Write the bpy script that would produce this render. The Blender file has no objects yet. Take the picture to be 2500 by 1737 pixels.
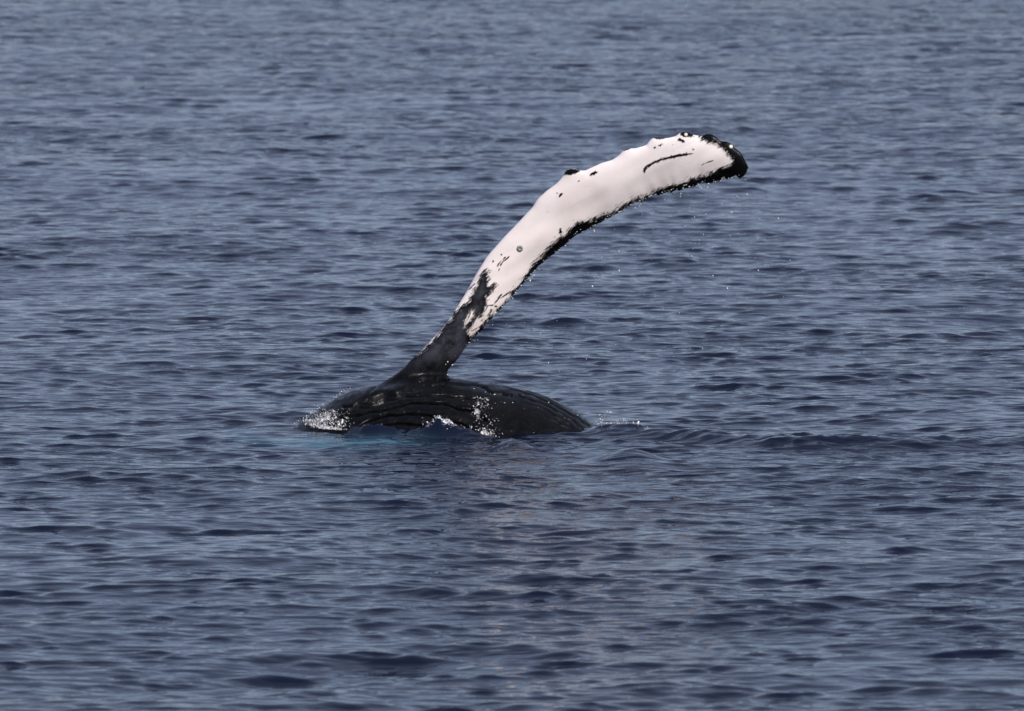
import bpy, bmesh, math
import numpy as np
from mathutils import Vector, Matrix
from mathutils.bvhtree import BVHTree

scene = bpy.context.scene
COL = scene.collection
rng = np.random.default_rng(7)

# ------------------------------------------------------------------ camera
DIST, CAM_H = 80.0, 9.0
SLANT = math.hypot(DIST, CAM_H)
FRAME_W = 12.5                                # metres across the frame at the whale
K = FRAME_W / 2500.0 / SLANT                  # radians per photo pixel
PITCH = math.atan2(CAM_H, DIST) - (1065 - 868.5) * K
cam_d = bpy.data.cameras.new('camera')
cam = bpy.data.objects.new('camera', cam_d)
COL.objects.link(cam)
cam.location = (0, -DIST, CAM_H)
cam.rotation_euler = (math.pi / 2 - PITCH, 0, 0)
cam_d.sensor_width = 36.0
cam_d.lens = 36.0 * SLANT / FRAME_W
cam_d.clip_start, cam_d.clip_end = 1.0, 20000.0
cam_d.dof.use_dof = True
cam_d.dof.focus_distance = SLANT + 0.7
cam_d.dof.aperture_fstop = 2.9
scene.camera = cam

# ------------------------------------------------------------------ light
SUN_EL, SUN_AZ = math.radians(36), math.radians(34)   # azimuth: to the right of straight behind the camera
sun_dir = Vector((math.sin(SUN_AZ) * math.cos(SUN_EL), -math.cos(SUN_AZ) * math.cos(SUN_EL), math.sin(SUN_EL)))
world = bpy.data.worlds.new('World')
scene.world = world
world.use_nodes = True
wn = world.node_tree.nodes
bg = wn['Background']
sky = wn.new('ShaderNodeTexSky')
sky.sky_type = 'NISHITA'
sky.sun_disc = False
sky.sun_elevation = SUN_EL
sky.sun_rotation = math.pi - SUN_AZ
sky.air_density, sky.dust_density, sky.ozone_density = 1.0, 0.5, 3.0
wl = world.node_tree.links
# a thin, uneven veil of high cloud over the blue
wco = wn.new('ShaderNodeTexCoord')
wmap = wn.new('ShaderNodeMapping')
wmap.inputs['Scale'].default_value = (1.0, 1.0, 2.2)
wno = wn.new('ShaderNodeTexNoise')
wno.inputs['Scale'].default_value = 2.4
wno.inputs['Detail'].default_value = 5.0
wno.inputs['Roughness'].default_value = 0.55
wr = wn.new('ShaderNodeMapRange')
wr.inputs['From Min'].default_value, wr.inputs['From Max'].default_value = 0.35, 0.68
wr.inputs['To Min'].default_value, wr.inputs['To Max'].default_value = 0.62, 0.93
wmix = wn.new('ShaderNodeMix')
wmix.data_type = 'RGBA'
wmix.inputs['B'].default_value = (3.5, 4.15, 6.0, 1)
wl.new(wco.outputs['Generated'], wmap.inputs['Vector'])
wl.new(wmap.outputs['Vector'], wno.inputs['Vector'])
wl.new(wno.outputs['Fac'], wr.inputs['Value'])
wl.new(wr.outputs['Result'], wmix.inputs['Factor'])
wl.new(sky.outputs['Color'], wmix.inputs['A'])
wl.new(wmix.outputs['Result'], bg.inputs['Color'])
bg.inputs['Strength'].default_value = 0.12
sun_d = bpy.data.lights.new('sun', 'SUN')
sun_d.energy = 5.0
sun_d.angle = math.radians(0.55)
sun_d.color = (1.0, 0.93, 0.88)
sun = bpy.data.objects.new('sun', sun_d)
COL.objects.link(sun)
sun.rotation_euler = (-sun_dir).to_track_quat('-Z', 'Y').to_euler()
scene.view_settings.view_transform = 'Standard'
scene.view_settings.look = 'None'
scene.view_settings.exposure = -0.15
scene.view_settings.gamma = 1.0
scene.view_settings.use_curve_mapping = False

# ------------------------------------------------------------------ helpers
CP, SP = math.cos(PITCH), math.sin(PITCH)


def unproject(px, py, y):
    """points of the photo (2500 x 1737) carried to the upright plane at depth y"""
    px, py = np.asarray(px, float), np.asarray(py, float)
    u, v = (px - 1250) * K, -(py - 868.5) * K
    dx, dy, dz = u, CP + v * SP, -SP + v * CP
    t = (np.asarray(y, float) + DIST) / dy
    return dx * t, np.zeros_like(dx) + y, CAM_H + dz * t


def on_water(px, py, z=0.0):
    u, v = (px - 1250) * K, -(py - 868.5) * K
    dx, dy, dz = u, CP + v * SP, -SP + v * CP
    t = (z - CAM_H) / dz
    return dx * t, -DIST + dy * t


def project(x, y, z):
    yy, zz = y + DIST, z - CAM_H
    f = yy * CP - zz * SP
    v = yy * SP + zz * CP
    return 1250 + x / f / K, 868.5 - v / f / K


def link_mesh(name, verts, faces, mat, parent=None, smooth=True):
    me = bpy.data.meshes.new(name)
    me.from_pydata([tuple(v) for v in verts], [], [tuple(f) for f in faces])
    me.update()
    if smooth:
        me.polygons.foreach_set('use_smooth', np.ones(len(me.polygons), bool))
    me.materials.append(mat)
    o = bpy.data.objects.new(name, me)
    COL.objects.link(o)
    if parent:
        o.parent = parent
    return o


def fast_mesh(name, co, quads):
    me = bpy.data.meshes.new(name)
    n, q = len(co), len(quads)
    me.vertices.add(n)
    me.vertices.foreach_set('co', co.astype(np.float32).ravel())
    me.loops.add(q * 4)
    me.loops.foreach_set('vertex_index', quads.astype(np.int32).ravel())
    me.polygons.add(q)
    me.polygons.foreach_set('loop_start', np.arange(0, q * 4, 4, dtype=np.int32))
    me.polygons.foreach_set('use_smooth', np.ones(q, bool))
    me.update(calc_edges=True)
    return me


def add_attr(me, name, values):
    a = me.attributes.new(name, 'FLOAT', 'POINT')
    a.data.foreach_set('value', np.asarray(values, np.float32))


def smoothstep(a, b, x):
    t = np.clip((x - a) / (b - a), 0, 1)
    return t * t * (3 - 2 * t)


def resample(pts, n):
    pts = np.asarray(pts, float)
    s = np.r_[0, np.cumsum(np.hypot(*np.diff(pts, axis=0).T))]
    t = np.linspace(0, s[-1], n)
    return np.c_[np.interp(t, s, pts[:, 0]), np.interp(t, s, pts[:, 1])]


class Nodes:
    """small wrapper for node trees"""
    def __init__(self, name):
        self.mat = bpy.data.materials.new(name)
        self.mat.use_nodes = True
        self.nt = self.mat.node_tree
        self.bsdf = self.nt.nodes['Principled BSDF']

    def n(self, kind, **kw):
        nd = self.nt.nodes.new(kind)
        for k, v in kw.items():
            if k.startswith('i_'):
                nd.inputs[k[2:].replace('_', ' ')].default_value = v
            else:
                setattr(nd, k, v)
        return nd

    def l(self, a, b):
        self.nt.links.new(a, b)

    def val(self, x, sock):
        if isinstance(x, (int, float)):
            sock.default_value = x
        else:
            self.l(x, sock)

    def math(self, op, a, b=0.0, c=0.0, clamp=False):
        m = self.n('ShaderNodeMath', operation=op)
        m.use_clamp = clamp
        for x, s in zip((a, b, c), m.inputs):
            self.val(x, s)
        return m.outputs[0]

    def attr(self, name):
        return self.n('ShaderNodeAttribute', attribute_name=name).outputs['Fac']

    def noise(self, vec, scale, detail=4.0, rough=0.55, dist=0.0):
        t = self.n('ShaderNodeTexNoise')
        t.inputs['Scale'].default_value = scale
        t.inputs['Detail'].default_value = detail
        t.inputs['Roughness'].default_value = rough
        t.inputs['Distortion'].default_value = dist
        self.l(vec, t.inputs['Vector'])
        return t.outputs['Fac']

    def mapping(self, vec, scale=(1, 1, 1), rot=(0, 0, 0)):
        m = self.n('ShaderNodeMapping')
        m.inputs['Scale'].default_value = scale
        m.inputs['Rotation'].default_value = rot
        self.l(vec, m.inputs['Vector'])
        return m.outputs['Vector']

    def mix(self, fac, a, b):
        m = self.n('ShaderNodeMix', data_type='RGBA')
        self.val(fac, m.inputs['Factor'])
        for x, s in ((a, m.inputs['A']), (b, m.inputs['B'])):
            if isinstance(x, tuple):
                s.default_value = (*x, 1)
            else:
                self.l(x, s)
        return m.outputs['Result']

    def ramp(self, fac, a, b, smooth=True):
        m = self.n('ShaderNodeMapRange')
        m.interpolation_type = 'SMOOTHSTEP' if smooth else 'LINEAR'
        self.val(fac, m.inputs['Value'])
        m.inputs['From Min'].default_value = a
        m.inputs['From Max'].default_value = b
        return m.outputs['Result']


# ------------------------------------------------------------------ sea
def water_material():
    w = Nodes('sea_water')
    co = w.n('ShaderNodeTexCoord').outputs['Object']
    b = w.bsdf
    glow = w.attr('glow_tint')
    base = w.mix(glow, (0.0024, 0.0048, 0.0160), (0.034, 0.095, 0.135))  # glow from under the surface is mixed into the base colour
    foam = w.attr('foam')
    fn = w.noise(co, 26.0, 6.0, 0.7)
    fm = w.ramp(w.math('ADD', foam, w.math('MULTIPLY', w.math('SUBTRACT', fn, 0.5), 1.3)), 0.45, 0.72)
    base = w.mix(fm, base, (0.62, 0.64, 0.66))
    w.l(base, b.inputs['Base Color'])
    b.inputs['IOR'].default_value = 1.33
    w.l(w.math('ADD', 0.05, w.math('MULTIPLY', fm, 0.4)), b.inputs['Roughness'])
    # fine ripples, longer across the wind than along it
    v1 = w.mapping(co, (1.3, 4.2, 1.0), (0, 0, 0.16))
    v2 = w.mapping(co, (1.7, 5.6, 1.0), (0, 0, -0.20))
    v3 = w.mapping(co, (4.0, 9.0, 1.0), (0, 0, 0.05))
    n1 = w.noise(v1, 1.0, 2.0, 0.5, 0.25)
    n2 = w.noise(v2, 1.0, 2.0, 0.5, 0.25)
    n3 = w.noise(v3, 1.0, 2.0, 0.5)
    h = w.math('ADD', w.math('MULTIPLY', n1, 0.046), w.math('MULTIPLY', n2, 0.034))
    h = w.math('ADD', h, w.math('MULTIPLY', n3, 0.010))
    gust = w.ramp(w.noise(w.mapping(co, (0.5, 1.3, 1)), 0.10, 3.0), 0.30, 0.72)
    strength = w.math('MULTIPLY', w.attr('ripple'), w.math('ADD', 0.40, w.math('MULTIPLY', gust, 0.90)))
    bump = w.n('ShaderNodeBump')
    bump.inputs['Distance'].default_value = 1.0
    w.l(h, bump.inputs['Height'])
    w.l(strength, bump.inputs['Strength'])
    w.l(bump.outputs['Normal'], b.inputs['Normal'])
    return w.mat


def graded(segments):
    """coordinate list from (start, end, step0, step1) runs of growing or shrinking step"""
    out = []
    for a, b, s0, s1 in segments:
        n = max(2, int(round((b - a) / ((s0 + s1) / 2) if abs(s0 - s1) < 1e-9 or max(s0, s1) / min(s0, s1) < 1.01
                             else (b - a) * math.log(s1 / s0) / (s1 - s0))))
        if max(s0, s1) / min(s0, s1) < 1.01:
            t = np.linspace(0, 1, n, endpoint=False)
        else:
            r = s1 / s0
            t = (np.power(r, np.linspace(0, 1, n, endpoint=False)) - 1) / (r - 1)
        out.append(a + (b - a) * t)
    out.append([segments[-1][1]])
    return np.concatenate(out)


LEAN = 0.75
WAVE_SETS = [  # wavelength range, count, rms slope, spread (degrees), heading (degrees from +y), crest sharpening
    (7.0, 16.0, 26, 0.012, 24, 14, 0.7),
    (3.2, 7.0, 40, 0.018, 20, -24, 0.8),
    (1.5, 3.2, 60, 0.030, 16, 26, 1.0),
    (0.70, 1.5, 90, 0.046, 20, -18, 1.15),
    (0.30, 0.70, 130, 0.086, 26, 11, 1.15),
    (0.16, 0.30, 140, 0.100, 26, -9, 1.0),
]


def bump2(X, Y, cx, cy, wx, front, back, rot=0.0):
    c, s = math.cos(rot), math.sin(rot)
    u, v = (X - cx) * c + (Y - cy) * s, -(X - cx) * s + (Y - cy) * c
    w = np.where(v < 0, front, back)
    return np.exp(-(u / wx) ** 2) * np.exp(-(v / w) ** 2)


def ridge(X, Y, pts, front, back):
    """pts: (x, y, height); a wall of water along the polyline, steep towards -y"""
    p = np.array(pts)
    yc = np.interp(X, p[:, 0], p[:, 1])
    hh = np.interp(X, p[:, 0], p[:, 2], left=0, right=0)
    v = Y - yc
    return hh * np.exp(-(v / np.where(v < 0, front, back)) ** 2)


def wnoise(X, Y, lam, seed, n=24, stretch=1.6):
    r = np.random.default_rng(seed)
    out = np.zeros(np.broadcast(X, Y).shape)
    for _ in range(n):
        l = lam * r.uniform(0.6, 1.7)
        a = r.uniform(0, 2 * math.pi)
        out += np.sin(2 * math.pi / l * (np.cos(a) * X / stretch + np.sin(a) * Y) + r.uniform(0, 6.28))
    return out / math.sqrt(n / 2)


def build_sea():
    xs = graded([(-7000, -200, 1500, 60), (-200, -24, 40, 0.8), (-24, -14.5, 0.6, 0.085), (-14.5, -3.4, 0.085, 0.06), (-3.4, 3.4, 0.035, 0.035),
                 (3.4, 14.5, 0.06, 0.085), (14.5, 24, 0.085, 0.6), (24, 200, 0.8, 40), (200, 7000, 60, 1500)])
    ys = graded([(-400, -40, 80, 0.8), (-40, -25, 0.8, 0.045), (-25, -2.5, 0.045, 0.042), (-2.5, 2.6, 0.03, 0.03), (2.6, 20, 0.045, 0.06),
                 (20, 122, 0.06, 0.155), (122, 150, 0.16, 1.0), (150, 400, 1.2, 40), (400, 9000, 60, 2000)])
    nx, ny = len(xs), len(ys)
    sx, sy = np.gradient(xs), np.gradient(ys)
    X, Y = np.meshgrid(xs, ys)
    Z = np.zeros((ny, nx))
    DX, DY = np.zeros((ny, nx)), np.zeros((ny, nx))
    r = np.random.default_rng(21)
    # calm "footprint" where the whale has pushed the water up
    calm = np.clip(1.15 * np.exp(-(((X + 0.2) / 3.4) ** 2 + ((Y + 1.6) / 2.6) ** 2) ** 1.2)
                   + 0.8 * np.exp(-(((X - 3.2) / 3.5) ** 2 + ((Y + 1.3) / 1.6) ** 2)), 0, 1)
    for i, (l0, l1, n, slope, spread, head, chop) in enumerate(WAVE_SETS):
        z, dx, dy = np.zeros((ny, nx)), np.zeros((ny, nx)), np.zeros((ny, nx))
        for _ in range(n):
            lam = math.exp(r.uniform(math.log(l0), math.log(l1)))
            th = math.radians(head + r.normal() * spread)
            k = 2 * math.pi / lam
            kx, ky = k * math.sin(th), -k * math.cos(th)
            amp = slope * math.sqrt(2.0 / n) / k * r.uniform(0.6, 1.3)
            ph = r.uniform(0, 2 * math.pi)
            fx = np.clip((lam / np.maximum(sx * max(abs(math.sin(th)), 0.35), 1e-6) - 2.2) / 3, 0, 1)
            fy = np.clip((lam / np.maximum(sy * max(abs(math.cos(th)), 0.35), 1e-6) - 2.2) / 3, 0, 1)
            sa, ca = np.sin(kx * xs + ph) * fx, np.cos(kx * xs + ph) * fx
            sb, cb = np.sin(ky * ys) * fy, np.cos(ky * ys) * fy
            S = np.outer(cb, sa) + np.outer(sb, ca)
            Cc = np.outer(cb, ca) - np.outer(sb, sa)
            z += amp * S
            dx += amp * chop * math.sin(th) * Cc
            dy -= amp * chop * math.cos(th) * Cc
        if i >= 2:
            m = np.clip(1.0 + (.2, .32, .45, .40)[i - 2] * wnoise(X, Y, (7.0, 3.2, 1.5, 0.9)[i - 2], 100 + i), 0.15, 2.4)
            m = m * (1 - (0.35 if i < 3 else 0.22) * calm)
        else:
            m = 1 - 0.35 * calm
        Z += z * m
        DX += dx * m
        DY += dy * m
        if i >= 3:
            DY -= LEAN * z * m                    # crests lean with the wind
    # water thrown up by the whale itself
    P = lambda px, py: on_water(px, py)
    H = np.zeros_like(Z)
    foam = np.zeros_like(Z)
    near = (np.abs(Y) < 7)
    rough = wnoise(X, Y, 0.30, 5, 30, 1.0)
    rough2 = wnoise(X, Y, 0.16, 6, 30, 1.0)
    H += (.165 * bump2(X, Y, -.88, -.16, .20, .11, .35) + .075 * bump2(X, Y, -.60, -.20, .26, .12, .4)) * (1 + .10 * rough + .13 * rough2)
    foam += .74 * bump2(X, Y, -.88, -.14, .13, .045, .12) + .5 * bump2(X, Y, -.66, -.16, .2, .05, .14)
    H += ridge(X, Y, [(-2.3, .5, 0), (-2.05, .30, .03), (-1.93, .04, .08), (-1.83, -.03, .09), (-1.66, -.05, .115), (-1.52, -.06, .095), (-1.4, -.1, .075), (-1.2, -.15, .06), (-1.0, -.18, .03), (-.8, -.2, 0)], .08, .3) * (1 + .16 * rough + .10 * rough2)
    H += ridge(X, Y, [(.75, .4, 0), (.95, .35, .03), (1.08, .3, .07), (1.25, .3, .118), (1.45, .25, .112), (1.65, .1, .085), (1.95, -.2, .075), (2.25, -.45, .10), (2.55, -.75, .10), (3.1, -1.1, .09), (3.5, -1.3, .05), (4.0, -1.3, 0)], .30, .4) * (1 + .06 * rough + .05 * rough2)
    H += ridge(X, Y, [(2.9, -1.2, 0), (3.5, -1.3, .10), (4.3, -1.3, .125), (4.7, -1.3, .125), (5.2, -1.32, .11), (5.7, -1.25, .09), (6.25, -1.1, .12), (7, -1, .09), (9, -1, 0)], .26, .8) * (1 + .06 * rough + .05 * rough2)
    foam += .50 * bump2(X, Y, 1.12, .40, .16, .16, .2) + .42 * bump2(X, Y, 1.35, .42, .22, .12, .2)
    x0, y0 = P(1258, 1098)
    H += .13 * bump2(X, Y, x0, y0, .22, .45, .35, .3)
    x0, y0 = P(1530, 1130)
    H += .10 * bump2(X, Y, x0, y0, .35, .5, .5, .1)
    # raised boil before the flank
    H -= .03 * bump2(X, Y, .3, -.5, 1.3, .6, .7)
    # long fine threads on the calm water
    H += calm * .0055 * wnoise(X + .35 * Y, Y, .22, 9, 30, 3.2)
    foam += .9 * bump2(X, Y, -2.12, .42, .20, .10, .18) + .75 * bump2(X, Y, -1.95, .22, .16, .08, .16)
    foam = np.clip(foam, 0, 1) * near
    Z += H
    DX *= 1 - .5 * np.clip(H * 6, 0, 1)
    # turquoise glow of the submerged pale flipper and bubbles, tinted into the water colour, left of and before the chest
    glow = (1.1 * bump2(X, Y, -2.05, -.70, .80, .65, .42) + .45 * bump2(X, Y, -2.9, -.25, .6, .4, .3)
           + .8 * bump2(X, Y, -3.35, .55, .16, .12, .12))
    glow = np.clip(glow * (1 + .35 * wnoise(X, Y, .5, 12)), 0, 1) * np.clip(1 - 14 * np.clip(H - .01, 0, 1), .08, 1)
    co = np.stack([X + DX, Y + DY, Z], -1).reshape(-1, 3)
    idx = np.arange(nx * ny).reshape(ny, nx)
    quads = np.stack([idx[:-1, :-1], idx[:-1, 1:], idx[1:, 1:], idx[1:, :-1]], -1).reshape(-1, 4)
    me = fast_mesh('sea', co, quads)
    add_attr(me, 'glow_tint', glow.ravel())
    add_attr(me, 'foam', foam.ravel())
    add_attr(me, 'ripple', ((1 - .15 * calm) * (1 + 2.2 * smoothstep(25, 115, Y))).ravel())
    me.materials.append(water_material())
    o = bpy.data.objects.new('sea', me)
    COL.objects.link(o)
    o['kind'] = 'structure'
    o['label'] = 'dark blue rippled sea reaching to the horizon'
    return o, xs, ys, co[:, 2].reshape(ny, nx)


sea, SEA_X, SEA_Y, SEA_Z = build_sea()

# ------------------------------------------------------------------ whale
A1 = lambda pts: [(1300 + x / 3.828, 280 + y / 3.828) for x, y in pts]
A2 = lambda pts: [(1050 + x / 3.99, 550 + y / 3.99) for x, y in pts]
A3 = lambda pts: [(700 + x / 4.594, 850 + y / 4.594) for x, y in pts]
A4 = lambda pts: [(1050 + x / 3.534, 880 + y / 3.534) for x, y in pts]

LEAD = [(822, 1040), (852, 997), (886, 963), (913, 945), (932, 933), (950, 924), (968, 911), (983, 901)] + A2(
    [(-190, 1315), (-95, 1230), (0, 1130), (100, 1030), (150, 975), (200, 890), (270, 780), (340, 670), (400, 570), (450, 480), (500, 390), (545, 315),
     (580, 270), (650, 190), (720, 110), (790, 40)]) + A1(
    [(0, 870), (50, 790), (130, 710), (210, 650), (260, 600), (290, 560), (305, 530), (340, 508), (400, 503), (440, 512), (480, 522), (560, 490), (640, 455),
     (740, 425), (800, 385), (850, 330), (900, 313), (960, 315), (1060, 285), (1100, 235), (1130, 211), (1200, 211), (1260, 222), (1340, 205),
     (1380, 172), (1430, 163), (1480, 175), (1520, 193), (1590, 195), (1620, 182), (1670, 182), (1720, 212), (1760, 245), (1820, 248), (1860, 275),
     (1890, 310), (1940, 350), (1965, 390), (1985, 430), (2010, 470), (2026, 500)])
TRAIL = [(1112, 1000), (1104, 950), (1096, 920)] + A2(
    [(190, 1420), (240, 1350), (300, 1270), (370, 1170), (430, 1100), (500, 1030), (600, 920), (700, 810), (800, 700), (900, 590), (1000, 480)]) + A1(
    [(0, 1490), (60, 1420), (120, 1370), (230, 1290), (320, 1215), (400, 1140), (490, 1095), (560, 1060), (650, 1010), (740, 955), (820, 915), (900, 865),
     (960, 830), (1010, 822), (1060, 805), (1100, 770), (1140, 757), (1190, 762), (1240, 735), (1300, 732), (1340, 708), (1380, 714), (1430, 690),
     (1500, 686), (1560, 655), (1590, 636), (1640, 654), (1690, 645), (1750, 636), (1790, 606), (1820, 622), (1850, 605), (1890, 582), (1930, 604), (1980, 578), (2020, 535), (2026, 500)])

BODY_TOP = [(380, 1230), (520, 1140), (640, 1085), (700, 1055), (739, 1031), (776, 1002), (804, 984), (839, 962), (865, 952), (913, 944), (960, 932),
            (1000, 924), (1050, 919), (1095, 922), (1143, 931), (1197, 937), (1248, 945), (1296, 956), (1333, 968), (1370, 985), (1404, 1004), (1432, 1024),
            (1455, 1043), (1490, 1058), (1560, 1082), (1680, 1120), (1900, 1210)]
BODY_Y, BODY_R = 1.0, 1.25


def smooth1(a, n):
    k = np.hanning(2 * n + 3)[1:-1]
    k /= k.sum()
    return np.convolve(np.pad(a, n, mode='edge'), k, 'valid')


def fair(p, n):
    """smoothed polyline that keeps its two ends"""
    k = np.hanning(2 * n + 3)[1:-1]
    k /= k.sum()
    q = np.r_[2 * p[0] - p[n:0:-1], p, 2 * p[-1] - p[-2:-n - 2:-1]]
    return np.c_[np.convolve(q[:, 0], k, 'valid'), np.convolve(q[:, 1], k, 'valid')]


def edge_offset(L, T, true, at):
    """how far, along each chord, the real edge lies from the faired one"""
    tr = np.asarray(true, float)
    out = np.zeros(len(L))
    for i in range(len(L)):
        d = T[i] - L[i]
        m = np.hypot(*d)
        if m < 1e-6:
            continue
        d = d / m
        nn = np.array([-d[1], d[0]])
        a = (tr - at[i]) @ nn
        u = (tr - at[i]) @ d
        best = None
        for k in np.nonzero(a[:-1] * a[1:] <= 0)[0]:
            den = a[k] - a[k + 1]
            uu = u[k] + (u[k + 1] - u[k]) * (a[k] / den if abs(den) > 1e-9 else 0)
            if best is None or abs(uu) < abs(best):
                best = uu
        if best is not None and abs(best) < 14:
            out[i] = best
    return out


def build_whale_body():
    vs, fs = [], []
    # trunk: stations along x, the back traced, the flank round
    tp = np.array(BODY_TOP, float)
    px = np.linspace(tp[0, 0], tp[-1, 0], 130)
    py = smooth1(np.interp(px, tp[:, 0], tp[:, 1]), 2)
    x, _, zt = unproject(px, py, BODY_Y)
    nA = 96
    ang = np.linspace(0, 2 * math.pi, nA, endpoint=False)
    for i in range(len(px)):
        taper = smoothstep(-4.3, -1.6, x[i]) * 0.35 + 0.65
        taper *= 1 - 0.35 * smoothstep(0.5, 3.2, x[i])
        R = BODY_R * taper
        zc = zt[i] - R
        for a in ang:
            sy, cz = math.sin(a), math.cos(a)
            dz = R * cz if cz > 0 else 0.45 * cz
            vs.append((x[i], BODY_Y - R * sy, zc + dz))
    nS = len(px)
    for i in range(nS - 1):
        for j in range(nA):
            k = (j + 1) % nA
            fs.append((i * nA + j, (i + 1) * nA + j, (i + 1) * nA + k, i * nA + k))
    fs.append(tuple(range(nA)))
    fs.append(tuple((nS - 1) * nA + j for j in reversed(range(nA))))
    # flipper: leading and trailing edges joined by wing sections
    base = len(vs)
    nS, nC = 240, 26
    L, T = fair(resample(LEAD, nS), 16), fair(resample(TRAIL, nS), 16)
    offL, offT = edge_offset(L, T, LEAD, L), edge_offset(L, T, TRAIL, T)
    c = 0.5 - 0.5 * np.cos(np.linspace(0, math.pi, nC))
    thick = 5 * (0.2969 * np.sqrt(c) - 0.126 * c - 0.3516 * c ** 2 + 0.2843 * c ** 3 - 0.1036 * c ** 4)
    chords = smooth1(np.hypot(*(T - L).T) * 0.005, 14)
    chords[-12:] = np.minimum(chords[-12:], np.hypot(*(T - L).T)[-12:] * 0.005)
    for i in range(nS):
        t = i / (nS - 1)
        yc = 1.08 - 0.50 * t ** 1.3 + 0.10 * math.sin(t * 4.0)
        dirn = (T[i] - L[i]) / max(np.hypot(*(T[i] - L[i])), 1e-6)
        P = L[i] + (T[i] - L[i]) * c[:, None] + dirn * (offL[i] * (1 - c) ** 4 + 1.1 * offT[i] * c ** 4)[:, None]
        chord = chords[i]
        th = (0.20 - 0.06 * t + 0.20 * (1 - smoothstep(0.0, 0.20, t))) * chord
        h = thick * th + 0.016 * np.sqrt(np.clip(4 * c * (1 - c), 0, 1)) * min(1, chord / 0.2)
        camber = -0.05 * chord * np.sin(math.pi * c) + 0.16 * (c - 0.5) * chord
        for side in (-1, 1):
            yy = yc + camber + side * h
            X, Yy, Zz = unproject(P[:, 0], P[:, 1], yy)
            rngj = range(nC) if side < 0 else range(nC - 2, 0, -1)
            for j in rngj:
                vs.append((X[j], Yy[j], Zz[j]))
    ring = 2 * nC - 2
    for i in range(nS - 1):
        for j in range(ring):
            k = (j + 1) % ring
            fs.append((base + i * ring + j, base + i * ring + k, base + (i + 1) * ring + k, base + (i + 1) * ring + j))
    fs.append(tuple(base + j for j in reversed(range(ring))))
    fs.append(tuple(base + (nS - 1) * ring + j for j in range(ring)))
    me = bpy.data.meshes.new('whale_raw')
    me.from_pydata(vs, [], fs)
    bm = bmesh.new()
    bm.from_mesh(me)
    bmesh.ops.recalc_face_normals(bm, faces=bm.faces)
    bm.to_mesh(me)
    bm.free()
    tmp = bpy.data.objects.new('whale_raw', me)
    COL.objects.link(tmp)
    md = tmp.modifiers.new('union', 'REMESH')
    md.mode = 'VOXEL'
    md.voxel_size = 0.0105
    md.use_smooth_shade = True
    dg = bpy.context.evaluated_depsgraph_get()
    out = bpy.data.meshes.new_from_object(tmp.evaluated_get(dg))
    bpy.data.objects.remove(tmp)
    bpy.data.meshes.remove(me)
    return out


def seg_dist(P, pts, closed=False):
    """distance in px of points P (n,2) to a polyline"""
    pts = np.asarray(pts, float)
    if closed:
        pts = np.r_[pts, pts[:1]]
    best = np.full(len(P), 1e9)
    for a, b in zip(pts[:-1], pts[1:]):
        d = b - a
        t = np.clip(((P - a) @ d) / max(d @ d, 1e-9), 0, 1)
        q = P - a - t[:, None] * d
        best = np.minimum(best, q[:, 0] ** 2 + q[:, 1] ** 2)
    return np.sqrt(best)


def inside(P, poly):
    poly = np.asarray(poly, float)
    r = np.zeros(len(P), bool)
    for a, b in zip(poly, np.roll(poly, -1, 0)):
        c = (a[1] > P[:, 1]) != (b[1] > P[:, 1])
        with np.errstate(divide='ignore', invalid='ignore'):
            xi = (b[0] - a[0]) * (P[:, 1] - a[1]) / (b[1] - a[1]) + a[0]
        r ^= c & (P[:, 0] < xi)
    return r


def sdf_poly(P, poly):
    d = seg_dist(P, poly, True)
    return np.where(inside(P, poly), -d, d)


def sdf_ell(P, cx, cy, rx, ry, rot=0.0):
    c, s = math.cos(rot), math.sin(rot)
    u, v = (P[:, 0] - cx) * c + (P[:, 1] - cy) * s, -(P[:, 0] - cx) * s + (P[:, 1] - cy) * c
    return (np.hypot(u / rx, v / ry) - 1) * min(rx, ry)


FRINGE = A1([(1590, 225), (1590, 240), (1640, 262), (1700, 270), (1740, 300), (1790, 325), (1825, 370), (1870, 415), (1880, 450), (1845, 478), (1760, 500), (1700, 530), (1640, 560),
             (1560, 582), (1480, 606), (1400, 640), (1250, 680), (1190, 692), (1100, 740), (1000, 772), (930, 805), (820, 855), (740, 912), (640, 945), (560, 980), (480, 1000),
             (400, 1020), (355, 1060), (340, 1090), (260, 1150), (185, 1210), (130, 1270), (70, 1340), (0, 1405)]) + A2(
    [(960, 462), (900, 535), (860, 590), (800, 640), (775, 690), (720, 752), (670, 810), (600, 885), (500, 985), (430, 1055), (380, 1085)]) + \
    [(1150, 900), (1250, 900), (1900, 560), (1900, 300), (1720, 300), (1697, 318)]
ROOT = A2([(570, 432), (545, 440), (515, 465), (480, 520), (455, 590), (425, 650), (400, 700), (385, 755), (330, 790), (270, 810), (240, 860), (195, 935),
           (105, 1045), (5, 1150), (-100, 1240), (-600, 1500), (-200, 2400), (600, 2400), (430, 1130), (385, 1080), (372, 1040), (400, 985), (440, 930), (488, 885), (500, 925), (518, 865), (545, 780),
           (552, 700), (600, 650), (645, 575), (590, 590), (560, 600), (562, 510)])
SLIVER = A2([(400, 835), (430, 825), (425, 880), (375, 950), (330, 1000), (345, 945)])
SPOTS = [  # x, y, rx, ry (crop px), rotation
    (365, 535, 78, 26, -.25), (575, 550, 34, 17, -.5), (1185, 214, 75, 16, 0), (880, 322, 45, 9, -.4), (1440, 185, 66, 27, .15), (265, 750, 24, 10, -.9),
    (1400, 246, 30, 10, .5), (1145, 312, 12, 12, 0), (1190, 290, 16, 6, -.6), (1315, 282, 6, 6, 0), (260, 1092, 14, 26, 0), (205, 1140, 8, 6, 0), (232, 735, 5, 5, 0),
    (432, 622, 5, 5, 0), (142, 912, 5, 5, 0), (1500, 325, 7, 5, 0)]
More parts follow.
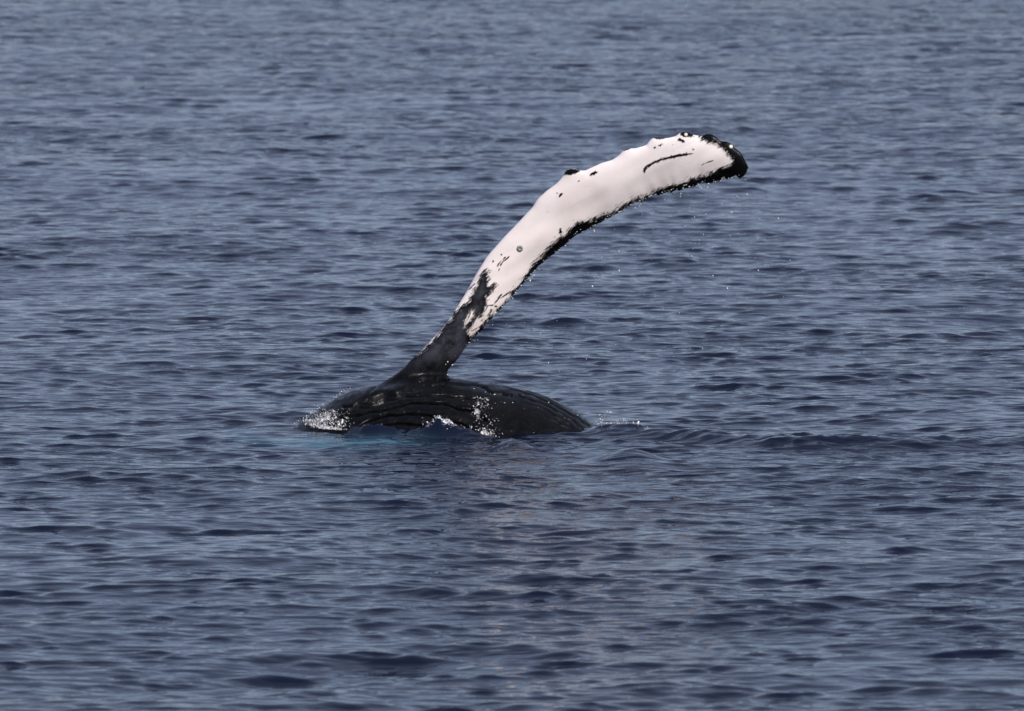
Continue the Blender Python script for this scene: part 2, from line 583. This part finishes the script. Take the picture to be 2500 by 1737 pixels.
STROKES = [(A1([(1046, 535), (1046, 515), (1062, 497), (1130, 450), (1250, 410), (1380, 380), (1440, 372)]), 3.0), (A1([(1440, 372), (1500, 365)]), 1.4),
           (A1([(1590, 470), (1630, 448), (1684, 430)]), 1.2), (A1([(1360, 240), (1432, 268)]), 1.4),
           (A2([(668, 438), (700, 370), (730, 340), (768, 306)]), 1.5), (A2([(655, 405), (690, 350), (735, 312)]), .9), (A2([(612, 350), (614, 360)]), 1.4), (A2([(692, 284), (694, 290)]), 1.4),
           (A2([(550, 800), (560, 782), (620, 780), (660, 800)]), 1.3), (A2([(620, 780), (655, 730), (695, 680)]), 1.5), (A2([(690, 712), (720, 690), (780, 650)]), 1.4),
           (A2([(400, 1032), (500, 978), (590, 890), (660, 822)]), 1.2), (A2([(560, 880), (600, 825)]), 1.8), (A2([(360, 660), (400, 610), (435, 570)]), 1.0)]
RIDGE = A3([(830, 590), (930, 520), (1080, 495), (1200, 455), (1350, 400), (1500, 350), (1600, 322), (1700, 308), (1810, 325)])
GROOVES = [
    (A3([(985, 440), (930, 490), (880, 540), (800, 620), (700, 690)]), 4.5, .045),  # polyline, half width px, depth m
    (A3([(860, 590), (930, 565), (1100, 532), (1230, 500), (1350, 440), (1480, 385), (1600, 348), (1700, 335), (1810, 345)]), 4.5, .045),
    (A3([(640, 655), (830, 635), (1000, 592), (1150, 560), (1330, 475), (1500, 425), (1700, 385), (1900, 395), (2200, 425)]) + A4([(520, 262), (700, 300)]), 3.6, .028),
    (A3([(600, 730), (850, 665), (1050, 612), (1200, 572), (1350, 530), (1560, 520), (1800, 535), (2050, 560)]) + A4([(420, 318)]), 3.6, .030),
    (A3([(590, 800), (760, 760), (950, 712), (1100, 682), (1250, 635), (1400, 612), (1650, 612), (1850, 640), (2060, 705), (2250, 800)]), 3.8, .036),
    (A3([(830, 870), (900, 830), (1010, 782), (1150, 745), (1400, 738), (1600, 745), (1800, 790), (1950, 850), (2150, 950)]), 3.8, .034),
    (A3([(950, 885), (1150, 858), (1300, 850), (1500, 866), (1750, 930)]), 3.4, .026),
    (A3([(1050, 735), (1180, 690), (1320, 670)]), 2.4, .014),
    (A4([(640, 232), (900, 300), (1150, 425), (1330, 540), (1420, 610)]), 2.0, .014),
    (A4([(760, 300), (950, 360), (1150, 470), (1340, 610)]), 1.8, .014),
    (A4([(820, 360), (1000, 430), (1160, 530), (1290, 640)]), 1.8, .010),
    (A4([(900, 440), (1080, 520), (1220, 620)]), 1.6, .008),
    (A4([(800, 250), (1000, 325), (1200, 445), (1400, 580)]), 1.6, .009),
]


def shape_whale(me):
    n = len(me.vertices)
    co = np.empty(n * 3, np.float32)
    me.vertices.foreach_get('co', co)
    co = co.reshape(-1, 3).astype(float)
    ne = len(me.edges)
    ed = np.empty(ne * 2, np.int32)
    me.edges.foreach_get('vertices', ed)
    ed = ed.reshape(-1, 2)
    deg = np.bincount(ed.ravel(), minlength=n).astype(float)

    def lap(c, w):
        s = np.zeros_like(c)
        for k in range(3):
            s[:, k] = np.bincount(ed[:, 0], c[ed[:, 1], k], n) + np.bincount(ed[:, 1], c[ed[:, 0], k], n)
        return c + w[:, None] * (s / deg[:, None] - c)

    for _ in range(2):
        co = lap(co, np.full(n, .5))
    px, py = project(co[:, 0], co[:, 1], co[:, 2])
    P = np.c_[px, py]
    # soften the armpit where the flipper leaves the trunk
    joint = np.exp(-(seg_dist(P, [(915, 948), (960, 935), (1050, 918), (1098, 920)]) / 22) ** 2)
    for _ in range(110):
        co = lap(co, .6 * joint)
    me.vertices.foreach_set('co', co.astype(np.float32).ravel())
    me.update()
    nr = np.empty(n * 3, np.float32)
    me.vertices.foreach_get('normal', nr)
    nr = nr.reshape(-1, 3).astype(float)
    px, py = project(co[:, 0], co[:, 1], co[:, 2])
    P = np.c_[px, py]
    flip_line = np.interp(px, [600, 905, 913, 940, 1050, 1098, 1108, 3000], [0, 0, 945, 936, 912, 919, 900, 900])
    on_flip = smoothstep(-6, 6, flip_line - py) * (py < 960)
    # broad relief of the bones and muscle under the flipper skin
    relief = .0032 * wnoise(co[:, 0] + .7 * co[:, 2], co[:, 2] - .7 * co[:, 0], .34, 31, 24, 2.6) * on_flip * smoothstep(900, 760, py)
    # throat pleats
    front = smoothstep(.15, -.15, nr[:, 1])
    g = np.zeros(n)
    trunk = (on_flip < .99) & (px > 560) & (px < 1600) & (co[:, 2] > -.4)
    Pt = P[trunk]
    Pt = Pt + np.c_[wnoise(Pt[:, 0], Pt[:, 1], 60, 3, 12, 1), wnoise(Pt[:, 0], Pt[:, 1], 45, 4, 12, 1)] * 1.3
    gt = np.zeros(len(Pt))
    for pts, w, dep in GROOVES:
        d = seg_dist(Pt, resample(pts, 26))
        gt = np.minimum(gt, -dep * (1.4 * np.exp(-(d / (.72 * w)) ** 2) + .26 * np.exp(-(d / (2.6 * w)) ** 2)))
        gt += .0 * dep * np.exp(-((d - 2.6 * w) / (1.3 * w)) ** 2)
    gt += .024 * np.exp(-(seg_dist(Pt, resample([(926, 951), (905, 963), (882, 981), (860, 999), (838, 1019)], 20)) / 12) ** 2)
    gt += .012 * np.exp(-(seg_dist(Pt, resample(RIDGE, 30)) / 10) ** 2)
    # fine slanting wrinkles of the skin
    gt += .0013 * wnoise(Pt[:, 0] + .75 * Pt[:, 1], Pt[:, 1] * .35, 13, 17, 30, 1.0) * smoothstep(1250, 1000, Pt[:, 0])
    g[trunk] = gt
    co += nr * (relief + g * front * (1 - on_flip))[:, None]
    me.vertices.foreach_set('co', co.astype(np.float32).ravel())
    me.update()
    # pigment: signed distance in metres, below zero where the skin is dark
    sd = np.full(n, -60.0)
    f = (on_flip > 0) & (py < 965)
    Pf = P[f]
    d = np.minimum(sdf_poly(Pf, FRINGE), np.maximum(sdf_poly(Pf, ROOT), -sdf_poly(Pf, SLIVER)))
    ds = np.full(len(Pf), 60.0)
    for x, y, rx, ry, rot in SPOTS:
        (cx, cy), = A1([(x, y)])
        ds = np.minimum(ds, sdf_ell(Pf, cx, cy, rx / 3.828, ry / 3.828, rot))
    for pts, w in STROKES:
        ds = np.minimum(ds, seg_dist(Pf, pts) - w)
    sd[f] = d
    st = np.full(n, 60.0)
    st[f] = ds
    add_attr(me, 'pigment', np.clip(sd, -60, 60) * .005)
    add_attr(me, 'stroke', np.clip(st, -60, 60) * .005)
    add_attr(me, 'flipper', on_flip)
    sl = np.zeros(n)
    sl[f] = smoothstep(4, -22, sdf_poly(Pf, ROOT)) * smoothstep(-2, 14, sdf_poly(Pf, FRINGE)) * smoothstep(925, 830, Pf[:, 1])
    add_attr(me, 'slate', sl)
    return co


def whale_material():
    w = Nodes('whale_skin')
    co = w.n('ShaderNodeTexCoord').outputs['Object']
    b = w.bsdf
    pig, st, fl = w.attr('pigment'), w.attr('stroke'), w.attr('flipper')
    sep = w.n('ShaderNodeSeparateXYZ')
    w.l(co, sep.inputs[0])

    def brushed(deg, along, across, detail):
        c, sn = math.cos(math.radians(deg)), math.sin(math.radians(deg))
        u = w.math('ADD', w.math('MULTIPLY', sep.outputs[0], c * along), w.math('MULTIPLY', sep.outputs[2], sn * along))
        vv = w.math('ADD', w.math('MULTIPLY', sep.outputs[0], -sn * across), w.math('MULTIPLY', sep.outputs[2], c * across))
        cb = w.n('ShaderNodeCombineXYZ')
        w.l(u, cb.inputs[0])
        w.l(vv, cb.inputs[1])
        w.l(w.math('MULTIPLY', sep.outputs[1], 8.0), cb.inputs[2])
        return w.noise(cb.outputs[0], 1.0, detail, .72)

    n1 = w.math('ADD', w.math('MULTIPLY', brushed(38, 9, 60, 5.0), .6), w.math('MULTIPLY', brushed(62, 12, 70, 5.0), .4))
    n2 = w.noise(co, 9.0, 3.0, .6)
    d = w.math('ADD', pig, w.math('MULTIPLY', w.math('SUBTRACT', n1, .52), .32))
    d = w.math('ADD', d, w.math('MULTIPLY', w.math('SUBTRACT', n2, .5), .06))
    d = w.math('ADD', d, w.math('MULTIPLY', w.math('SUBTRACT', w.noise(co, 110.0, 3.0, .7), .5), .11))
    white = w.ramp(d, -.012, .010)
    n3 = w.noise(co, 60.0, 3.0, .6)
    s = w.math('ADD', st, w.math('MULTIPLY', w.math('SUBTRACT', n3, .5), .030))
    s = w.math('ADD', s, w.math('MULTIPLY', w.math('SUBTRACT', n1, .5), .10))
    white = w.math('MULTIPLY', white, w.ramp(s, -.004, .004))
    # stray specks
    vor = w.n('ShaderNodeTexVoronoi')
    vor.inputs['Scale'].default_value = 9.0
    w.l(co, vor.inputs['Vector'])
    speck = w.math('LESS_THAN', vor.outputs['Distance'], .035)
    white = w.math('MULTIPLY', white, w.math('SUBTRACT', 1.0, w.math('MULTIPLY', speck, .7)))
    mott = w.noise(co, 2.2, 4.0, .6)
    pale = w.mix(w.ramp(mott, .3, .75), (.86, .775, .735), (.77, .68, .645))
    scr = w.ramp(brushed(24, 2.2, 75, 3.0), .60, .72)
    pale = w.mix(w.math('MULTIPLY', scr, .40), pale, (.46, .41, .40))
    pit = w.ramp(w.noise(co, 48.0, 4.0, .7), .60, .74)
    pale = w.mix(w.math('MULTIPLY', pit, .55), pale, (.50, .45, .44))
    dark = w.mix(w.ramp(w.noise(co, 14.0, 5.0, .7), .35, .75), (.0018, .0018, .0023), (.0052, .0051, .0064))
    slate = w.math('MULTIPLY', w.attr('slate'), w.ramp(w.noise(co, 7.0, 5.0, .65), .2, .7))
    dark = w.mix(slate, dark, (.050, .053, .066))
    # pale nicks on the dark skin
    vs = w.mapping(co, (1.0, 1.0, 2.6), (0, .5, 0))
    vor2 = w.n('ShaderNodeTexVoronoi')
    vor2.inputs['Scale'].default_value = 6.5
    w.l(vs, vor2.inputs['Vector'])
    nick = w.math('MULTIPLY', w.math('LESS_THAN', vor2.outputs['Distance'], .05), w.math('GREATER_THAN', n2, .52))
    dark = w.mix(w.math('MULTIPLY', nick, .8), dark, (.33, .32, .30))
    w.l(w.mix(white, dark, pale), b.inputs['Base Color'])
    wet = w.ramp(w.noise(w.mapping(co, (1, 1, 2.2), (0, .3, 0)), 7.0, 4.0, .65), .38, .62)
    w.l(w.math('MAXIMUM', w.math('ADD', .20, w.math('MULTIPLY', wet, .30)), w.math('MULTIPLY', white, .53)), b.inputs['Roughness'])
    b.inputs['IOR'].default_value = 1.33
    b.inputs['Specular IOR Level'].default_value = .20
    bump = w.n('ShaderNodeBump')
    bump.inputs['Strength'].default_value = .5
    bump.inputs['Distance'].default_value = .006
    hb = w.math('ADD', w.noise(w.mapping(co, (1, 1, .45), (0, .7, 0)), 22.0, 5.0, .65), w.math('MULTIPLY', w.noise(co, 90.0, 3.0, .6), .25))
    w.l(w.math('MULTIPLY', hb, w.math('SUBTRACT', 1.0, w.math('MULTIPLY', white, .75))), bump.inputs['Height'])
    w.l(bump.outputs['Normal'], b.inputs['Normal'])
    return w.mat


whale_me = build_whale_body()
whale_me.name = 'humpback_whale'
whale_co = shape_whale(whale_me)
whale_me.materials.clear()
whale_me.materials.append(whale_material())
whale_me.polygons.foreach_set('use_smooth', np.ones(len(whale_me.polygons), bool))
whale = bpy.data.objects.new('humpback_whale', whale_me)
COL.objects.link(whale)
whale['label'] = 'black humpback whale rolling on its side with one long white flipper raised above the sea'
whale['category'] = 'whale'

print('whale verts', len(whale_me.vertices), 'sea verts', len(sea.data.vertices))

bvh = BVHTree.FromPolygons([Vector(c) for c in whale_co], [tuple(p.vertices) for p in whale_me.polygons])
CAM = Vector((0, -DIST, CAM_H))


def on_whale(px, py):
    x, y, z = unproject(px, py, 0.0)
    d = (Vector((float(x), float(y), float(z))) - CAM).normalized()
    hit = bvh.ray_cast(CAM, d)
    return (hit[0], hit[1]) if hit[0] is not None else (None, None)


# barnacles: a ridged cone with a mouth, parts of the whale
def plain(name, col, rough, **kw):
    w = Nodes(name)
    co = w.n('ShaderNodeTexCoord').outputs['Object']
    n = w.noise(co, kw.get('scale', 60.0), 4.0, .6)
    w.l(w.mix(n, tuple(c * .75 for c in col), tuple(min(1, c * 1.2) for c in col)), w.bsdf.inputs['Base Color'])
    w.bsdf.inputs['Roughness'].default_value = rough
    return w.mat


M_BARN_GREY = plain('grey_barnacle_shell', (.24, .25, .24), .7)
M_BARN_PALE = plain('pale_barnacle_shell', (.78, .72, .58), .6)


def barnacle(px, py, r, mat, label, plates=8):
    p, nrm = on_whale(px, py)
    if p is None:
        return
    rows = [(1.0, -.25), (.97, .08), (.84, .30), (.66, .46), (.50, .48), (.34, .30), (.0, .16)]
    m = plates * 4
    vs, fs = [], []
    for ri, (rr, hh) in enumerate(rows):
        for j in range(m):
            a = 2 * math.pi * j / m
            k = 1 + (.10 if j % 4 == 0 else -.07 if j % 4 == 2 else 0) * (1 if ri < 5 else 0)
            vs.append((r * rr * k * math.cos(a), r * rr * k * math.sin(a), r * hh * (1 - (.14 if j % 4 == 2 and 0 < ri < 5 else 0))))
    for i in range(len(rows) - 1):
        for j in range(m):
            k = (j + 1) % m
            fs.append((i * m + j, i * m + k, (i + 1) * m + k, (i + 1) * m + j))
    o = link_mesh('barnacle', vs, fs, mat, whale, smooth=False)
    o.matrix_local = Matrix.Translation(p) @ nrm.to_track_quat('Z', 'Y').to_matrix().to_4x4()
    if label:
        o['label'] = label
    return o


barnacle(1269.5, 607, .040, M_BARN_GREY, 'round grey ribbed barnacle in the middle of the white flipper', 10)
barnacle(1674.5, 329, .022, M_BARN_PALE, 'pale ringed barnacle on a knob of the leading edge')
barnacle(1784.5, 358.5, .024, M_BARN_PALE, 'pale ringed barnacle near the dark flipper tip')
for x, y, r in ((1093, 884, .009), (1088, 890, .006)):
    barnacle(x, y, r, M_BARN_PALE, 'small pale barnacle at the flipper root')

# ------------------------------------------------------------------ spray and white water
ICO_V = []
bm = bmesh.new()
bmesh.ops.create_icosphere(bm, subdivisions=1, radius=1.0)
ICO_V = np.array([v.co[:] for v in bm.verts])
ICO_F = np.array([[v.index for v in f.verts] for f in bm.faces])
bm.free()


def blobs(name, items, mat, label):
    """items: centre, radius, stretch direction (unit) and stretch; one joined mass of drops"""
    V, F = [], []
    for i, (c, r, d, s) in enumerate(items):
        v = ICO_V * r * (1 + .32 * rng.standard_normal((len(ICO_V), 1)))
        d = np.asarray(d, float)
        v = v + np.outer(v @ d, d) * (s - 1)
        V.append(v + np.asarray(c))
        F.append(ICO_F + i * len(ICO_V))
    o = link_mesh(name, np.concatenate(V), np.concatenate(F), mat)
    o['kind'] = 'stuff'
    o['label'] = label
    return o


def drop_material():
    w = Nodes('white_water')
    geo = w.n('ShaderNodeNewGeometry')
    w.l(w.mix(w.math('POWER', geo.outputs['Random Per Island'], 1.6), (.10, .11, .12), (.88, .86, .84)), w.bsdf.inputs['Base Color'])
    w.bsdf.inputs['Roughness'].default_value = .12
    w.bsdf.inputs['IOR'].default_value = 1.33
    w.bsdf.inputs['Subsurface Weight'].default_value = .0
    return w.mat


M_DROP = drop_material()
w_ = Nodes('water_beads')
w_.bsdf.inputs['Base Color'].default_value = (.86, .85, .83, 1)
w_.bsdf.inputs['Roughness'].default_value = .10
M_BEAD = w_.mat
unit = lambda v: np.asarray(v, float) / np.linalg.norm(v)

# drops falling from the flipper
items = []
for _ in range(270):
    t = rng.uniform(0, 1) ** .7
    i = TRAIL[int(3 + t * (len(TRAIL) - 5))]
    fall = rng.gamma(1.6, 90)
    px = i[0] + rng.normal(35, 55) * (1 if t > .3 else .5) + .12 * fall
    py = i[1] + 8 + fall
    if py > 1030 or px > 1990:
        continue
    yy = rng.uniform(-.2, 1.3)
    x, y, z = unproject(px, py, yy)
    if z < .05:
        continue
    items.append(((float(x), float(y), float(z)), float(np.clip(rng.lognormal(math.log(.0036), .5), .0015, .010)), unit((.15, 0, -1)), rng.uniform(1, 1.7)))
for _ in range(46):                      # fine threads right at the trailing edge
    i = TRAIL[int(rng.uniform(4, len(TRAIL) - 1))]
    x, y, z = unproject(i[0] + rng.normal(2, 3), i[1] + rng.uniform(0, 14), .7)
    items.append(((float(x), float(y), float(z)), rng.uniform(.0025, .006), unit((.3, 0, -1)), rng.uniform(1.5, 4)))
blobs('falling_drops', items, M_DROP, 'fine white drops of water falling from the raised flipper')


def cling(items, n, fx, fy, r0, r1, stretch=(1, 2.5), lift=.006, dirs=None):
    for _ in range(n):
        px, py = fx(), fy()
        if callable(dirs):
            px, py = dirs(px, py)
        p, nrm = on_whale(px, py)
        if p is None:
            continue
        d = unit((rng.normal(.2, .7), rng.normal(0, .3), rng.normal(-.7, .6)))
        items.append((tuple(p + nrm * lift * rng.uniform(.3, 2.5)), float(rng.uniform(r0, r1)), d, rng.uniform(*stretch)))


# wet glints along the trailing edge
items = []
TR = resample(TRAIL[2:-2], 900)
for _ in range(190):
    k = int(rng.uniform(80, 890))
    if rng.random() > (.35 + .65 * smoothstep(380, 620, k)):
        continue
    q = TR[k]
    off = 1.5 + abs(rng.normal(1.5, 3.0))
    p, nrm = on_whale(q[0] - off * .5, q[1] - off)
    if p is not None:
        items.append((tuple(p + nrm * .003), float(rng.uniform(.0018, .0052)), unit((1, 0, .4)), rng.uniform(1, 2)))
for _ in range(26):
    t = rng.random()
    p, nrm = on_whale(1094 + 12 * t + rng.normal(-1, 1), 916 - 26 * t)
    if p is not None:
        items.append((tuple(p + nrm * .003), float(rng.uniform(.003, .007)), unit((.4, 0, 1)), 1.4))
blobs('clinging_drops', items, M_BEAD, 'bright beads of water clinging to the trailing edge of the flipper')

# thin torn film of white water lying on the skin
def film_material():
    w = Nodes('torn_white_water')
    co = w.n('ShaderNodeTexCoord').outputs['Object']
    c1 = w.noise(w.mapping(co, (1, 1, .5), (0, .5, 0)), 26.0, 6.0, .75, .6)
    c2 = w.noise(co, 75.0, 3.0, .65)
    f = w.math('ADD', w.math('MULTIPLY', c1, .7), w.math('MULTIPLY', c2, .3))
    a = w.ramp(w.math('ADD', f, w.attr('film')), .96, 1.16)
    w.l(w.mix(w.ramp(c2, .3, .7), (.40, .40, .41), (.82, .79, .77)), w.bsdf.inputs['Base Color'])
    w.bsdf.inputs['Roughness'].default_value = .35
    w.l(a, w.bsdf.inputs['Alpha'])
    return w.mat


def film(weight, label):
    n = len(whale_me.vertices)
    nr = np.empty(n * 3, np.float32)
    whale_me.vertices.foreach_get('normal', nr)
    nr = nr.reshape(-1, 3)
    px, py = project(*whale_co.T)
    wgt = weight(px, py) * (nr[:, 1] < .25) * (whale_co[:, 2] > -.25)
    lv = np.empty(len(whale_me.loops), np.int32)
    whale_me.loops.foreach_get('vertex_index', lv)
    q = lv.reshape(-1, 4)
    q = q[(wgt[q] > .02).all(1)]
    used, inv = np.unique(q, return_inverse=True)
    c = whale_co[used] + nr[used] * (.006 + .008 * np.abs(wnoise(px[used], py[used], 9, 5, 16, 1)))[:, None]
    me = fast_mesh('foam_film', c, inv.reshape(-1, 4))
    add_attr(me, 'film', wgt[used])
    me.materials.append(film_material())
    o = bpy.data.objects.new('foam_film', me)
    COL.objects.link(o)
    o['kind'] = 'stuff'
    o['label'] = label


def g2(px, py, cx, cy, sx, sy, rot=0.0):
    c, s = math.cos(rot), math.sin(rot)
    u, v = (px - cx) * c + (py - cy) * s, -(px - cx) * s + (py - cy) * c
    return np.exp(-(u / sx) ** 2 - (v / sy) ** 2)


film(lambda px, py: np.clip(.66 * g2(px, py, 792, 1022, 38, 20, -.35) + .62 * g2(px, py, 818, 1048, 52, 7, .08) + .35 * g2(px, py, 752, 1032, 16, 10), 0, .75), 'torn white water sliding off the left end of the whale')
film(lambda px, py: np.clip(.60 * g2(px, py, 1166, 1010, 12, 22, -.4) + .58 * g2(px, py, 1184, 1061, 26, 11) + .42 * g2(px, py, 1170, 984, 22, 9, .1)
                            + .40 * g2(px, py, 1188, 1034, 10, 18, .5) + .36 * g2(px, py, 1148, 1050, 20, 7), 0, .7), 'broken white water running down the dark flank')

# white water breaking over the snout end
items = []
def wedge():
    u, v = rng.random(), rng.beta(1.2, 1.6)
    px = 742 + 118 * u + rng.normal(0, 4)
    top = np.interp(px, [735, 776, 804, 839, 870], [1030, 1002, 988, 985, 1012])
    bot = np.interp(px, [735, 780, 860], [1040, 1046, 1048])
    return px, bot - (bot - top) * v * (1 - .25 * u)
for _ in range(900):
    px, py = wedge()
    dens = np.exp(-((px - 800) / 38) ** 2) * .9 + .12
    if rng.random() > dens:
        continue
    p, nrm = on_whale(px, py)
    if p is None:
        continue
    items.append((tuple(p + nrm * rng.uniform(.0, .022)), float(np.clip(rng.lognormal(math.log(.0033), .6), .0014, .013)), unit((rng.normal(.35, .5), rng.normal(0, .3), rng.normal(-.8, .5))), rng.uniform(1, 3.6)))
for _ in range(70):                      # thrown off the edge into the air
    px = rng.uniform(715, 860)
    py = np.interp(px, [715, 739, 776, 804, 839, 865], [1038, 1029, 1000, 982, 960, 950]) - abs(rng.normal(0, 5))
    x, y, z = unproject(px, py, rng.uniform(.5, 1.2))
    items.append(((float(x), float(y), float(z)), float(rng.uniform(.0025, .007)), unit((-.5, 0, .6)), rng.uniform(1, 2)))
blobs('breaking_water', items, M_DROP, 'white water breaking over the left end of the whale')

# the cascade down the middle of the flank
items = []
for cx, cy, sx, sy, n in ((1168, 1012, 9, 13, 60), (1178, 992, 14, 9, 28), (1172, 985, 20, 12, 20), (1190, 1030, 16, 12, 30), (1182, 1060, 17, 8, 110), (1150, 1050, 20, 7, 34), (1205, 1066, 13, 6, 30), (1170, 974, 8, 2, 14)):
    for _ in range(n):
        p, nrm = on_whale(cx + rng.normal() * sx, cy + rng.normal() * sy)
        if p is None or p.z < -.05:
            continue
        items.append((tuple(p + nrm * rng.uniform(.0, .018)), float(np.clip(rng.lognormal(math.log(.0036), .45), .0015, .010)), unit((rng.normal(.3, .6), rng.normal(0, .3), rng.normal(-.6, .6))), rng.uniform(1, 3.0)))
for _ in range(24):
    p, nrm = on_whale(rng.uniform(880, 1420), rng.uniform(950, 1065))
    if p is not None and p.z > 0:
        items.append((tuple(p + nrm * .004), float(rng.uniform(.002, .0055)), unit((1, 0, -.3)), rng.uniform(1, 3)))
blobs('cascading_water', items, M_DROP, 'glittering white water running down the middle of the dark flank')


def sea_height(x, y):
    i = int(np.clip(np.searchsorted(SEA_X, x), 0, len(SEA_X) - 1))
    j = int(np.clip(np.searchsorted(SEA_Y, y), 0, len(SEA_Y) - 1))
    return float(SEA_Z[j, i])


# splash behind the hump on the right and on the small wave before the flank
items = []
for _ in range(64):
    x = rng.normal(1.32, .17)
    y = rng.normal(.36, .10)
    items.append(((x, y, sea_height(x, y) + abs(rng.normal(0, .035))), float(np.clip(rng.lognormal(math.log(.0042), .5), .002, .012)), unit((rng.normal(), 0, rng.normal())), rng.uniform(1, 2.5)))
for _ in range(26):
    x = rng.normal(1.12, .08)
    y = rng.normal(.45, .1)
    items.append(((x, y, sea_height(x, y) + abs(rng.normal(0, .09))), float(rng.uniform(.003, .008)), unit((rng.normal(), 0, rng.normal())), rng.uniform(1, 2.5)))
blobs('trailing_splash', items, M_DROP, 'splash of white drops where the flank slides under on the right')
items = []
for _ in range(110):
    x = rng.normal(-.87, .09)
    y = -.16 + rng.normal(0, .045)
    items.append(((x, y, sea_height(x, y) + abs(rng.normal(0, .016))), float(np.clip(rng.lognormal(math.log(.004), .4), .002, .009)), unit((rng.normal(), 0, rng.normal())), rng.uniform(1, 2.5)))
blobs('wave_foam', items, M_DROP, 'crumbling foam on top of the small wave against the flank')
